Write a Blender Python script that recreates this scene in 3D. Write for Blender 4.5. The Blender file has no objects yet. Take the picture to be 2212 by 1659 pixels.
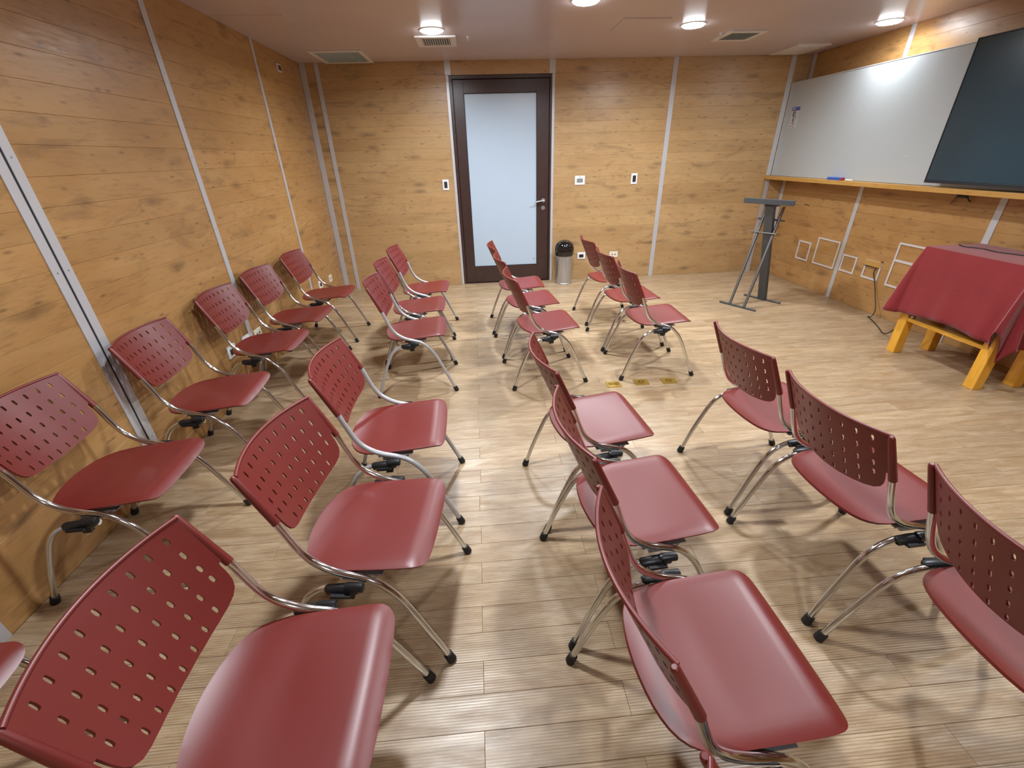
import bpy, bmesh, math, random
from math import sin, cos, pi, radians, sqrt
from mathutils import Vector, Matrix
from mathutils.geometry import delaunay_2d_cdt
random.seed(7)
C = bpy.context.scene.collection
S = bpy.context.scene

# ------------------------------------------------------------------ camera
def camera():
    f_px, yaw, pitch, roll = 932.486, 0.0626582, 0.4882855, -0.0299668
    cy, sy, cp, sp = cos(yaw), sin(yaw), cos(pitch), sin(pitch)
    f = Vector((sy*cp, cy*cp, -sp)); r = Vector((cy, -sy, 0)); u = r.cross(f)
    cr, sr = cos(roll), sin(roll)
    r2 = cr*r + sr*u; u2 = -sr*r + cr*u
    M = Matrix(((r2.x, u2.x, -f.x, 0), (r2.y, u2.y, -f.y, 0), (r2.z, u2.z, -f.z, 1.556428), (0, 0, 0, 1)))
    cd = bpy.data.cameras.new('camera'); cd.sensor_fit = 'HORIZONTAL'; cd.sensor_width = 36
    cd.lens = f_px/2212*36; cd.clip_start = 0.02; cd.clip_end = 60
    o = bpy.data.objects.new('camera', cd); C.objects.link(o); o.matrix_world = M
    S.camera = o
camera()
# ------------------------------------------------------------------ world, exposure
w = bpy.data.worlds.new('world'); S.world = w; w.use_nodes = True
w.node_tree.nodes['Background'].inputs[0].default_value = (0.6, 0.7, 0.9, 1)
w.node_tree.nodes['Background'].inputs[1].default_value = 0.1
S.view_settings.view_transform = 'Standard'; S.view_settings.look = 'None'
S.view_settings.gamma = 1.0; S.view_settings.use_curve_mapping = False
S.view_settings.exposure = 0.10
LAMP_W = 36.0
LAMP_COL = (0.88, 0.94, 1.0)

# room extents
XL, XR, YB, YF, HC = -1.854, 4.001, 5.945, -3.2, 2.495

# ------------------------------------------------------------------ materials
def nmat(name):
    m = bpy.data.materials.new(name); m.use_nodes = True
    nt = m.node_tree; b = nt.nodes['Principled BSDF']
    return m, nt, b
def sin_(b, k, v):
    if k in b.inputs: b.inputs[k].default_value = v
def rgb(r, g, b):
    f = lambda c: (c/255/12.92) if c/255 <= .04045 else ((c/255+.055)/1.055)**2.4
    return (f(r), f(g), f(b), 1)
def plain(name, col, rough=.5, metal=0., spec=.5, noise=0., nscale=30, bump=0., coat=0.):
    m, nt, b = nmat(name)
    b.inputs['Base Color'].default_value = col
    b.inputs['Roughness'].default_value = rough; b.inputs['Metallic'].default_value = metal
    sin_(b, 'Specular IOR Level', spec); sin_(b, 'Coat Weight', coat); sin_(b, 'Coat Roughness', .1)
    tc = nt.nodes.new('ShaderNodeTexCoord'); n = nt.nodes.new('ShaderNodeTexNoise')
    n.inputs['Scale'].default_value = nscale; n.inputs['Detail'].default_value = 4
    nt.links.new(tc.outputs['Object'], n.inputs['Vector'])
    if noise:
        mx = nt.nodes.new('ShaderNodeMix'); mx.data_type = 'RGBA'; mx.blend_type = 'MULTIPLY'
        mx.inputs[0].default_value = noise; mx.inputs[6].default_value = col
        rp = nt.nodes.new('ShaderNodeValToRGB'); rp.color_ramp.elements[0].position = .3; rp.color_ramp.elements[1].position = .7
        rp.color_ramp.elements[0].color = (.45, .45, .45, 1)
        nt.links.new(n.outputs['Fac'], rp.inputs[0]); nt.links.new(rp.outputs[0], mx.inputs[7])
        nt.links.new(mx.outputs[2], b.inputs['Base Color'])
    if bump:
        bp = nt.nodes.new('ShaderNodeBump'); bp.inputs['Strength'].default_value = bump; bp.inputs['Distance'].default_value = .002
        nt.links.new(n.outputs['Fac'], bp.inputs['Height']); nt.links.new(bp.outputs[0], b.inputs['Normal'])
    return m
class NT:
    def __init__(s, nt): s.nt = nt
    def n(s, t, **kw):
        x = s.nt.nodes.new(t)
        for k, v in kw.items(): setattr(x, k, v)
        return x
    def l(s, a, b): s.nt.links.new(a, b)
    def math(s, op, a, b=None, clamp=False):
        x = s.n('ShaderNodeMath', operation=op); x.use_clamp = clamp
        for i, v in enumerate((a, b)):
            if v is None: continue
            if isinstance(v, (int, float)): x.inputs[i].default_value = v
            else: s.l(v, x.inputs[i])
        return x.outputs[0]
    def mix(s, fac, a, b, mode='MIX'):
        x = s.n('ShaderNodeMix', data_type='RGBA', blend_type=mode)
        for i, v in ((0, fac), (6, a), (7, b)):
            if isinstance(v, (int, float, tuple)): x.inputs[i].default_value = v
            else: s.l(v, x.inputs[i])
        return x.outputs[2]
    def ramp(s, fac, stops):
        x = s.n('ShaderNodeValToRGB'); cr = x.color_ramp
        while len(cr.elements) < len(stops): cr.elements.new(.5)
        for e, (p, c) in zip(cr.elements, stops): e.position = p; e.color = c
        s.l(fac, x.inputs[0]); return x.outputs[0]
    def mapr(s, v, a, b, c=0., d=1.):
        x = s.n('ShaderNodeMapRange'); x.inputs[1].default_value = a; x.inputs[2].default_value = b
        x.inputs[3].default_value = c; x.inputs[4].default_value = d; s.l(v, x.inputs[0]); return x.outputs[0]
    def noise(s, vec, scale, detail=4, rough=.55, dist=0.):
        x = s.n('ShaderNodeTexNoise'); x.inputs['Scale'].default_value = scale; x.inputs['Detail'].default_value = detail
        x.inputs['Roughness'].default_value = rough; x.inputs['Distortion'].default_value = dist; s.l(vec, x.inputs['Vector']); return x.outputs['Fac']
    def vmap(s, vec, sc, loc=(0, 0, 0)):
        x = s.n('ShaderNodeMapping'); x.inputs['Scale'].default_value = sc; x.inputs['Location'].default_value = loc
        s.l(vec, x.inputs['Vector']); return x.outputs[0]

def knotty_wood(name, base, dark, light, rough=.34, grain='X', world=True, rnd=.5, knots=1.0):
    """oak laminate: fine grain along one axis, scattered knots and smoky streaks"""
    m, nt, b = nmat(name); g = NT(nt)
    oi = g.n('ShaderNodeObjectInfo')
    if world:
        v = g.n('ShaderNodeNewGeometry').outputs['Position']
    else:
        tc = g.n('ShaderNodeTexCoord').outputs['Object']
        add = g.n('ShaderNodeVectorMath', operation='ADD'); g.l(tc, add.inputs[0])
        sc = g.n('ShaderNodeVectorMath', operation='SCALE'); sc.inputs[0].default_value = (31., 17., 23.)
        g.l(oi.outputs['Random'], sc.inputs['Scale']); g.l(sc.outputs[0], add.inputs[1]); v = add.outputs[0]
    L = {'X': (1, 8, 8), 'Y': (8, 1, 8), 'Z': (8, 8, 1)}[grain]
    L2 = {'X': (1, 3.2, 3.2), 'Y': (3.2, 1, 3.2), 'Z': (3.2, 3.2, 1)}[grain]
    # gentle warp
    fine = g.noise(g.vmap(v, tuple(k*1.0 for k in L)), 9, 6, .62, .3)
    broad = g.noise(g.vmap(v, L2), 1.6, 3, .5, .6)
    smoke = g.noise(g.vmap(v, L2), 2.7, 4, .6, 1.2)
    col = g.mix(g.mapr(broad, .3, .7), base, light)
    col = g.mix(g.mapr(fine, .52, .78, 0, .55), col, dark)
    col = g.mix(g.mapr(smoke, .56, .76, 0, .62*knots), col, (dark[0]*.9, dark[1]*.95, dark[2]*1.1, 1))
    def flat(vec):
        sp = g.n('ShaderNodeSeparateXYZ'); g.l(vec, sp.inputs[0]); cb = g.n('ShaderNodeCombineXYZ')
        a_, b_ = {'X': (0, 2), 'Y': (1, 2), 'Z': (2, 0)}[grain]
        g.l(sp.outputs[a_], cb.inputs[0]); g.l(sp.outputs[b_], cb.inputs[1]); return cb.outputs[0]
    vo = g.n('ShaderNodeTexVoronoi', voronoi_dimensions='2D'); vo.inputs['Scale'].default_value = 2.0
    wv = g.n('ShaderNodeVectorMath', operation='ADD'); g.l(g.vmap(v, L2), wv.inputs[0])
    nz = g.n('ShaderNodeTexNoise'); nz.inputs['Scale'].default_value = 3; g.l(v, nz.inputs['Vector'])
    sc2 = g.n('ShaderNodeVectorMath', operation='SCALE'); sc2.inputs['Scale'].default_value = .22; g.l(nz.outputs['Color'], sc2.inputs[0])
    g.l(sc2.outputs[0], wv.inputs[1]); g.l(flat(wv.outputs[0]), vo.inputs['Vector'])
    kn = g.mapr(vo.outputs['Distance'], .0, .22, 1., 0.)
    sep = g.n('ShaderNodeSeparateColor'); g.l(vo.outputs['Color'], sep.inputs[0])
    kn = g.math('MULTIPLY', kn, g.mapr(sep.outputs[0], .45, .8, 0, .6*knots))
    kdark = (dark[0]*.55, dark[1]*.57, dark[2]*.7, 1)
    col = g.mix(kn, col, kdark)
    vo2 = g.n('ShaderNodeTexVoronoi', voronoi_dimensions='2D'); vo2.inputs['Scale'].default_value = 4.5; g.l(flat(g.vmap(v, L2, (3, 3, 3))), vo2.inputs['Vector'])
    k2 = g.mapr(vo2.outputs['Distance'], .02, .13, 1., 0.)
    sep2 = g.n('ShaderNodeSeparateColor'); g.l(vo2.outputs['Color'], sep2.inputs[0])
    k2 = g.math('MULTIPLY', k2, g.mapr(sep2.outputs[1], .5, .8, 0, .65*knots)); col = g.mix(k2, col, kdark)
    t = g.mapr(oi.outputs['Random'], 0, 1, 1-.14*rnd, 1+.08*rnd)
    hs = g.n('ShaderNodeHueSaturation'); g.l(col, hs.inputs['Color']); g.l(t, hs.inputs['Value'])
    g.l(hs.outputs[0], b.inputs['Base Color'])
    g.l(g.mapr(fine, .3, .7, rough-.04, rough+.08), b.inputs['Roughness'])
    bp = g.n('ShaderNodeBump'); bp.inputs['Strength'].default_value = .12; bp.inputs['Distance'].default_value = .001
    g.l(fine, bp.inputs['Height']); g.l(bp.outputs[0], b.inputs['Normal'])
    sin_(b, 'Specular IOR Level', .5)
    return m

WB, WD, WLt = rgb(168, 124, 73), rgb(118, 84, 50), rgb(181, 140, 89)
M = {}
M['wall_x_haze'] = knotty_wood('oak_panel_grain_x_haze', rgb(174, 138, 93), rgb(122, 94, 64), rgb(186, 152, 107), grain='X')  # same oak as the side walls, paler and greyer: haze painted into the colour
M['wall_y'] = knotty_wood('oak_panel_grain_y', WB, WD, WLt, grain='Y')
M['wall_back'] = plain('board_backing', rgb(105, 70, 38), .7, noise=.3)
M['ledge'] = knotty_wood('ledge_wood', rgb(186, 138, 68), rgb(148, 102, 46), rgb(196, 152, 82), grain='Y', knots=.4)
M['pine'] = knotty_wood('varnished_pine', rgb(222, 158, 44), rgb(186, 118, 26), rgb(232, 172, 62), rough=.3, grain='Z', world=False, knots=.35)
M['pine_y'] = knotty_wood('varnished_pine_y', rgb(222, 158, 44), rgb(186, 118, 26), rgb(232, 172, 62), rough=.3, grain='Y', world=False, knots=.35)

def floor_mat():
    m, nt, b = nmat('ribbed_oak_plank'); g = NT(nt)
    oi = g.n('ShaderNodeObjectInfo'); pos = g.n('ShaderNodeNewGeometry').outputs['Position']
    # every plank reads its own part of the print: offset from a per-plank vertex colour
    at = g.n('ShaderNodeVertexColor'); at.layer_name = 'tone'
    add = g.n('ShaderNodeVectorMath', operation='ADD'); g.l(pos, add.inputs[0])
    sc = g.n('ShaderNodeVectorMath', operation='SCALE'); sc.inputs['Scale'].default_value = 40; g.l(at.outputs['Color'], sc.inputs[0]); g.l(sc.outputs[0], add.inputs[1])
    v = add.outputs[0]
    fine = g.noise(g.vmap(v, (1, 14, 1)), 7, 6, .65, .2)
    streak = g.noise(g.vmap(v, (1, 6, 1)), 3.2, 4, .6, .8)
    blot = g.noise(g.vmap(v, (1, 1.6, 1)), 5, 3, .5, 0)
    base = g.mix(g.mapr(streak, .35, .68), rgb(190, 167, 136), rgb(160, 131, 96))
    col = g.mix(g.mapr(fine, .53, .78, 0, .6), base, rgb(112, 84, 54))
    col = g.mix(g.mapr(blot, .58, .8, 0, .35), col, rgb(150, 118, 80))
    hair = g.noise(g.vmap(v, (1, 30, 1)), 14, 4, .7, .1)
    col = g.mix(g.mapr(hair, .55, .72, 0, .5), col, rgb(104, 78, 50))
    col = g.mix(g.mapr(hair, .30, .42, .4, 0), col, rgb(214, 198, 172))
    # machined ribs 8.3 mm apart run along the planks
    sx = g.n('ShaderNodeSeparateXYZ'); g.l(pos, sx.inputs[0])
    ph = g.math('MULTIPLY', sx.outputs[1], 2*pi/.0083)
    wv = g.math('SINE', ph)
    rib = g.mapr(wv, -1., 1., 0., 1.)
    groove = g.mapr(wv, -1., -.35, 1., 0.)
    gmod = g.mapr(g.noise(g.vmap(v, (1, 5, 1)), 6, 3), .35, .6, .25, .8)
    col = g.mix(g.math('MULTIPLY', groove, gmod), col, rgb(120, 92, 62))
    sepc = g.n('ShaderNodeSeparateColor'); g.l(at.outputs['Color'], sepc.inputs[0])
    hs = g.n('ShaderNodeHueSaturation'); g.l(col, hs.inputs['Color']); g.l(g.mapr(sepc.outputs[0], 0, 1, .9, 1.06), hs.inputs['Value'])
    g.l(hs.outputs[0], b.inputs['Base Color'])
    g.l(g.mapr(streak, .3, .7, .30, .42), b.inputs['Roughness'])
    bp = g.n('ShaderNodeBump'); bp.inputs['Strength'].default_value = .25; bp.inputs['Distance'].default_value = .0006
    g.l(g.math('ADD', rib, g.math('MULTIPLY', fine, .6)), bp.inputs['Height']); g.l(bp.outputs[0], b.inputs['Normal'])
    return m
M['floor'] = floor_mat()
M['subfloor'] = plain('subfloor', rgb(70, 52, 36), .8, noise=.3)

def ceil_mat():
    m, nt, b = nmat('satin_ceiling_paint'); g = NT(nt)
    pos = g.n('ShaderNodeNewGeometry').outputs['Position']
    n = g.noise(pos, 1.2, 2); col = g.mix(g.mapr(n, .3, .7), rgb(200, 186, 187), rgb(194, 179, 179))
    g.l(col, b.inputs['Base Color']); b.inputs['Roughness'].default_value = .3
    n2 = g.noise(pos, 90, 2); bp = g.n('ShaderNodeBump'); bp.inputs['Strength'].default_value = .05; bp.inputs['Distance'].default_value = .001
    g.l(n2, bp.inputs['Height']); g.l(bp.outputs[0], b.inputs['Normal'])
    return m
M['ceiling'] = ceil_mat()
M['red'] = plain('red_polypropylene', rgb(112, 31, 26), .42, noise=.08, nscale=6, bump=.05, spec=.72)
M['chrome'] = plain('chrome', (.74, .78, .82, 1), .13, metal=1., noise=.05, nscale=12)
M['grey_tube'] = plain('silver_grey_paint', rgb(186, 186, 188), .32, metal=.35, noise=.06)
M['steel_plate'] = plain('zinc_plate', rgb(150, 150, 152), .4, metal=.7, noise=.15)
M['black_plastic'] = plain('black_plastic', rgb(26, 27, 30), .38, noise=.2)
M['rubber'] = plain('black_rubber', rgb(22, 21, 21), .6, noise=.2)
M['alu'] = plain('anodised_aluminium', rgb(196, 196, 200), .38, metal=.25, noise=.08, nscale=8)
M['groove'] = plain('dark_gasket', rgb(28, 30, 34), .6)
M['white_plastic'] = plain('white_plastic', rgb(226, 228, 230), .35, noise=.03)
M['ivory_plastic'] = plain('ivory_plastic', rgb(222, 214, 196), .4, noise=.03)
M['dark_switch'] = plain('dark_switch', rgb(52, 50, 52), .3, noise=.1)
M['lcd'] = plain('lcd_grey', rgb(132, 138, 134), .25, noise=.1)
M['vent_white'] = plain('vent_enamel', rgb(218, 214, 210), .45, noise=.04)
M['vent_dark'] = plain('vent_void', rgb(70, 84, 90), .7)
M['vent_grey'] = plain('vent_slat', rgb(176, 190, 196), .5, noise=.1)
M['wenge'] = plain('wenge_door', rgb(62, 42, 38), .34, noise=.35, nscale=14, bump=.1)
M['frost'] = plain('frosted_glass', rgb(176, 192, 208), .28, noise=.03, nscale=2, spec=.5)
M['whiteboard'] = plain('whiteboard_enamel', rgb(176, 182, 184), .25, noise=.04, nscale=1.5)
M['wb_frame'] = plain('whiteboard_edge', rgb(196, 200, 202), .4, metal=.2)
M['screen'] = plain('tv_glass_reflect_tint', rgb(30, 58, 72), .24, noise=.2, nscale=3, spec=.7)  # teal of the reflected room is put into the dark glass colour
M['bezel'] = plain('tv_bezel', rgb(34, 38, 46), .3, noise=.1)
M['lectern'] = plain('graphite_enamel', rgb(66, 68, 70), .34, noise=.15, nscale=20)
def acrylic():
    m, nt, b = nmat('clear_acrylic'); b.inputs['Base Color'].default_value = (.93, .96, .96, 1); b.inputs['Roughness'].default_value = .04
    b.inputs['IOR'].default_value = 1.45; sin_(b, 'Transmission Weight', 1.0); return m
M['acrylic'] = acrylic()
M['lectern_bar'] = plain('brushed_gunmetal', rgb(104, 102, 100), .38, metal=.5, noise=.1)
M['steel'] = plain('brushed_steel', rgb(196, 200, 206), .26, metal=.85, noise=.10, nscale=10)
M['black_gloss'] = plain('black_gloss', rgb(14, 15, 17), .12, noise=.1, coat=.5)
M['brass'] = plain('brass_plate', rgb(204, 172, 84), .38, metal=.7, noise=.15, nscale=40)
M['brass_dark'] = plain('tarnished_brass', rgb(150, 116, 50), .4, metal=.6, noise=.3, nscale=60)
M['cord'] = plain('black_cord', rgb(30, 24, 24), .5)
M['blue'] = plain('blue_marker', rgb(44, 92, 188), .35)
M['marker_white'] = plain('marker_white', rgb(222, 218, 214), .4)
M['marker_red'] = plain('marker_red', rgb(180, 60, 70), .4)
M['sticker'] = plain('sticker_paper', rgb(190, 192, 198), .5)
M['sticker_blue'] = plain('sticker_blue', rgb(84, 90, 156), .5)
M['sticker_ink'] = plain('sticker_ink', rgb(88, 88, 96), .5)
M['trim_paint'] = plain('pale_trim_paint', rgb(206, 198, 192), .45, noise=.05)
def cloth_mat():
    m, nt, b = nmat('red_tablecloth'); g = NT(nt)
    tc = g.n('ShaderNodeTexCoord').outputs['Object']
    n = g.noise(tc, 260, 3, .6); n2 = g.noise(tc, 5, 2)
    col = g.mix(g.mapr(n, .3, .7), rgb(118, 26, 30), rgb(138, 36, 40)); col = g.mix(g.mapr(n2, .4, .7, 0, .25), col, rgb(108, 22, 27))
    g.l(col, b.inputs['Base Color']); b.inputs['Roughness'].default_value = .85; sin_(b, 'Sheen Weight', .35); sin_(b, 'Sheen Roughness', .4)
    bp = g.n('ShaderNodeBump'); bp.inputs['Strength'].default_value = .3; bp.inputs['Distance'].default_value = .001
    g.l(n, bp.inputs['Height']); g.l(bp.outputs[0], b.inputs['Normal'])
    return m
M['cloth'] = cloth_mat()
def emit(name, col, st):
    m, nt, b = nmat(name); b.inputs['Base Color'].default_value = (.9, .9, .9, 1)
    b.inputs['Emission Color'].default_value = col; b.inputs['Emission Strength'].default_value = st; return m
M['lamp'] = emit('lamp_diffuser', (.90, .95, 1, 1), 70)

# ------------------------------------------------------------------ mesh helpers
def box(bm, x0, x1, y0, y1, z0, z1, bev=0.):
    vs = [bm.verts.new((x, y, z)) for x in (x0, x1) for y in (y0, y1) for z in (z0, z1)]
    q = [(0, 1, 3, 2), (4, 6, 7, 5), (0, 4, 5, 1), (2, 3, 7, 6), (0, 2, 6, 4), (1, 5, 7, 3)]
    fs = [bm.faces.new([vs[i] for i in f]) for f in q]
    if bev:
        es = list({e for f in fs for e in f.edges})
        bmesh.ops.bevel(bm, geom=es, offset=bev, segments=2, affect='EDGES', profile=.6)
def obox(bm, o, ax, ay, az):
    """box from a corner and three edge vectors"""
    o, ax, ay, az = map(Vector, (o, ax, ay, az))
    vs = [bm.verts.new(o+ax*i+ay*j+az*k) for i in (0, 1) for j in (0, 1) for k in (0, 1)]
    for f in [(0, 1, 3, 2), (4, 6, 7, 5), (0, 4, 5, 1), (2, 3, 7, 6), (0, 2, 6, 4), (1, 5, 7, 3)]:
        bm.faces.new([vs[i] for i in f])
def tube(bm, pts, r, seg=12, cap=True, oval=1.):
    pts = [Vector(p) for p in pts]; n = len(pts); rr = r if isinstance(r, (list, tuple)) else [r]*n
    rings = []; prev = None
    for i, p in enumerate(pts):
        t = (pts[min(i+1, n-1)]-pts[max(i-1, 0)]).normalized()
        if prev is None:
            a = Vector((0, 1, 0)) if abs(t.y) < .9 else Vector((1, 0, 0))
            s = (a-t*a.dot(t)).normalized()
        else: s = (prev-t*prev.dot(t)).normalized()
        prev = s; q = t.cross(s)
        rings.append([bm.verts.new(p+(s*cos(2*pi*k/seg)*rr[i]+q*sin(2*pi*k/seg)*rr[i]*oval)) for k in range(seg)])
    for a, b in zip(rings, rings[1:]):
        for k in range(seg): bm.faces.new((a[k], a[(k+1) % seg], b[(k+1) % seg], b[k]))
    if cap: bm.faces.new(rings[0][::-1]); bm.faces.new(rings[-1])
def lathe(bm, prof, c=(0, 0, 0), seg=32, cap0=True, cap1=True):
    rings = []
    for r, z in prof: rings.append([bm.verts.new((c[0]+r*cos(2*pi*k/seg), c[1]+r*sin(2*pi*k/seg), c[2]+z)) for k in range(seg)])
    for a, b in zip(rings, rings[1:]):
        for k in range(seg): bm.faces.new((a[k], a[(k+1) % seg], b[(k+1) % seg], b[k]))
    if cap0: bm.faces.new(rings[0][::-1])
    if cap1: bm.faces.new(rings[-1])
def smooth_path(pts, n=6):
    """Catmull-Rom through pts"""
    P = [Vector(p) for p in pts]; P = [P[0]*2-P[1]]+P+[P[-1]*2-P[-2]]; out = []
    for i in range(1, len(P)-2):
        for k in range(n):
            t = k/n; a, b, c, d = P[i-1:i+3]
            out.append(.5*((2*b)+(c-a)*t+(2*a-5*b+4*c-d)*t*t+(3*b-a-3*c+d)*t**3))
    out.append(P[-2]); return out
def mesh_of(name, bm, mat, smooth=None):
    bmesh.ops.recalc_face_normals(bm, faces=bm.faces)
    me = bpy.data.meshes.new(name); bm.to_mesh(me); bm.free()
    if mat is not None: me.materials.append(mat)
    if smooth is not None:
        me.shade_smooth(); me.set_sharp_from_angle(angle=radians(smooth))
    return me
def obj(name, bm, mat, parent=None, smooth=None, label=None):
    me = bm if isinstance(bm, bpy.types.Mesh) else mesh_of(name, bm, mat, smooth)
    o = bpy.data.objects.new(name, me); C.objects.link(o)
    if parent: o.parent = parent
    if label: o['label'] = label
    return o
def B(): return bmesh.new()
def thing(name, label, cat, loc=(0, 0, 0), rotz=0, group=None):
    o = bpy.data.objects.new(name, None); C.objects.link(o); o.empty_display_size = .1
    o.location = loc; o.rotation_euler = (0, 0, rotz); o['label'] = label; o['category'] = cat
    if group: o['group'] = group
    return o
def tag(o, label, cat, group=None):
    o['label'] = label; o['category'] = cat
    if group: o['group'] = group
    return o
def struct(name, bm, mat, label=None, smooth=None):
    o = obj(name, bm, mat, None, smooth); o['kind'] = 'structure'
    if label: o['label'] = label; o['category'] = name.split('_')[0]
    return o
def dup(root, loc, rotz, label):
    r = root.copy(); C.objects.link(r); r.location = loc; r.rotation_euler = (0, 0, rotz); r['label'] = label
    for ch in list(root.children):
        c = ch.copy(); C.objects.link(c); c.parent = r
        for g in ch.children:
            d = g.copy(); C.objects.link(d); d.parent = c
    return r

# ------------------------------------------------------------------ floor: subfloor slab, planks as parts
b = B(); box(b, XL-.1, XR+.1, YF-.1, YB+.1, -.12, -.006)
floor = struct('floor', b, M['subfloor'], 'pale oak plank floor with fine ribs running across the room')
PW, PL = .1037, .925
def plank_bm(bm, x0, x1, y0, y1, tone):
    g = .0004; z1 = 0.0; z0 = -.006; c = .0007
    x0 += g; x1 -= g; y0 += g; y1 -= g
    lay = bm.loops.layers.color.get('tone') or bm.loops.layers.color.new('tone')
    lo = [bm.verts.new(p) for p in ((x0, y0, z0), (x1, y0, z0), (x1, y1, z0), (x0, y1, z0))]
    mi = [bm.verts.new((p.co.x, p.co.y, z1-c)) for p in lo]
    hi = [bm.verts.new(p) for p in ((x0+c, y0+c, z1), (x1-c, y0+c, z1), (x1-c, y1-c, z1), (x0+c, y1-c, z1))]
    fs = [bm.faces.new(hi)]
    for k in range(4):
        j = (k+1) % 4
        fs.append(bm.faces.new((lo[k], lo[j], mi[j], mi[k]))); fs.append(bm.faces.new((mi[k], mi[j], hi[j], hi[k])))
    for f in fs:
        for lp in f.loops: lp[lay] = tone
near = []; far = []
row0 = 3.269 - 40*PW
k = 0
rnd = random.Random(3)
y = row0
while y < YB:
    y1 = min(y+PW, YB); ri = round((y-3.269)/PW)
    off = -.075 if ri % 2 == 0 else .39
    off += rnd.uniform(-.006, .006)
    x = off - 3*PL
    segs = []
    while x < XR:
        a, bb = max(x, XL), min(x+PL, XR)
        if bb-a > .004: segs.append((a, bb))
        x += PL
    for a, bb in segs: (near if .35 < y < 4.62 else far).append((a, bb, y, y1))
    y = y1
# 300 at most as parts: those nearest the lens
near.sort(key=lambda q: q[2])
far += near[298:]; near = near[:298]
for a, bb, y0, y1 in near:
    t = (rnd.random(), rnd.random(), rnd.random(), 1)
    bm = B(); plank_bm(bm, a, bb, y0, y1, t); obj('plank', bm, M['floor'], floor)
bm = B()
for a, bb, y0, y1 in far: plank_bm(bm, a, bb, y0, y1, (rnd.random(), rnd.random(), rnd.random(), 1))
# rows behind the camera
y = row0
while y > YF:
    ri = round((y-3.269)/PW); off = -.075 if ri % 2 == 0 else .39; x = off-3*PL
    while x < XR:
        a, c_ = max(x, XL), min(x+PL, XR)
        if c_-a > .004: plank_bm(bm, a, c_, max(y-PW, YF), y, (rnd.random(), rnd.random(), rnd.random(), 1))
        x += PL
    y -= PW
o = obj('far_planks', bm, M['floor'], floor); o['kind'] = 'stuff'

# ------------------------------------------------------------------ walls with horizontal boards
BH = .1203; ZB0 = 1.045 - 8*BH
def zlevels(z0=0., z1=HC):
    zs = [z0]; z = ZB0
    while z < z1-.02:
        if z > z0+.02: zs.append(z)
        z += BH
    zs.append(z1); return zs
def board_bm(length, h):
    """board lying along local x, height local z, front face at local y=0, bevelled edges"""
    bm = B(); g, c, d = .0003, .0009, .010
    a = [(g, 0), (length-g, 0)]
    fr = [bm.verts.new(p) for p in ((g, 0, g+c), (length-g, 0, g+c), (length-g, 0, h-g-c), (g, 0, h-g-c))]
    mi = [bm.verts.new(p) for p in ((g, c, g), (length-g, c, g), (length-g, c, h-g), (g, c, h-g))]
    bk = [bm.verts.new((v.co.x, d, v.co.z)) for v in mi]
    bm.faces.new(fr)
    for k in range(4):
        j = (k+1) % 4
        bm.faces.new((fr[k], fr[j], mi[j], mi[k])); bm.faces.new((mi[k], mi[j], bk[j], bk[k]))
    bm.faces.new(bk[::-1])
    return bm
cache = {}
def boards(wall, origin, rot, length, mat, z0=0., z1=HC):
    zs = zlevels(z0, z1)
    for za, zb in zip(zs, zs[1:]):
        key = (round(length, 3), round(zb-za, 4), mat.name)
        if key not in cache: cache[key] = mesh_of('board', board_bm(length, zb-za), mat)
        o = bpy.data.objects.new('board', cache[key]); C.objects.link(o); o.parent = wall
        o.location = (origin[0], origin[1], za); o.rotation_euler = (0, 0, rot)
# wall_back : front faces at y = YB, local y into the wall (+y)
def slab(name, x0, x1, y0, y1, lab, z0=0, z1=HC):
    b = B(); box(b, x0, x1, y0, y1, z0, z1); return struct(name, b, M['wall_back'], lab)
b = B(); box(b, XL-.2, -.245, YB+.0101, YB+.16, 0, HC); box(b, .945, XR+.2, YB+.0101, YB+.16, 0, HC); box(b, -.245, .945, YB+.0101, YB+.16, 2.362, HC)
wall_back = struct('wall_back', b, M['wall_back'], 'oak plank wall with the dark framed glass door')
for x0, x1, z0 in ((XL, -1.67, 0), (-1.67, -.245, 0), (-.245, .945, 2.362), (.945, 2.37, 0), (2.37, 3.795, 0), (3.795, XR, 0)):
    boards(wall_back, (x0, YB), 0, x1-x0, M['wall_x_haze'], z0)
wall_left = slab('wall_left', XL-.16, XL-.0101, YF-.1, YB+.16, 'oak plank wall on the left behind the row of chairs')
for y0, y1 in ((YF, -.6), (-.6, 1.09), (1.09, 2.072), (2.072, 3.352), (3.352, 4.78), (4.78, YB)):
    boards(wall_left, (XL, y0), pi/2, y1-y0, M['wall_y'])
wall_right = slab('wall_right', XR+.0101, XR+.16, YF-.1, YB+.16, 'oak plank wall on the right below the whiteboard ledge')
for y0, y1 in ((YF, -1.), (-1., .5), (.5, 1.85), (1.85, 3.258), (3.258, 4.626), (4.626, YB)):
    boards(wall_right, (XR, y1), -pi/2, y1-y0, M['wall_y'])
wall_front = slab('wall_front', XL-.16, XR+.16, YF-.16, YF-.0101, 'oak plank wall behind the camera')
boards(wall_front, (XR, YF), pi, XR-XL, M['wall_x_haze'])
b = B(); box(b, XL-.16, XR+.16, YF-.16, YB+.16, HC, HC+.12)
ceiling = struct('ceiling', b, M['ceiling'], 'pale satin ceiling with recessed round lights')

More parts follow.
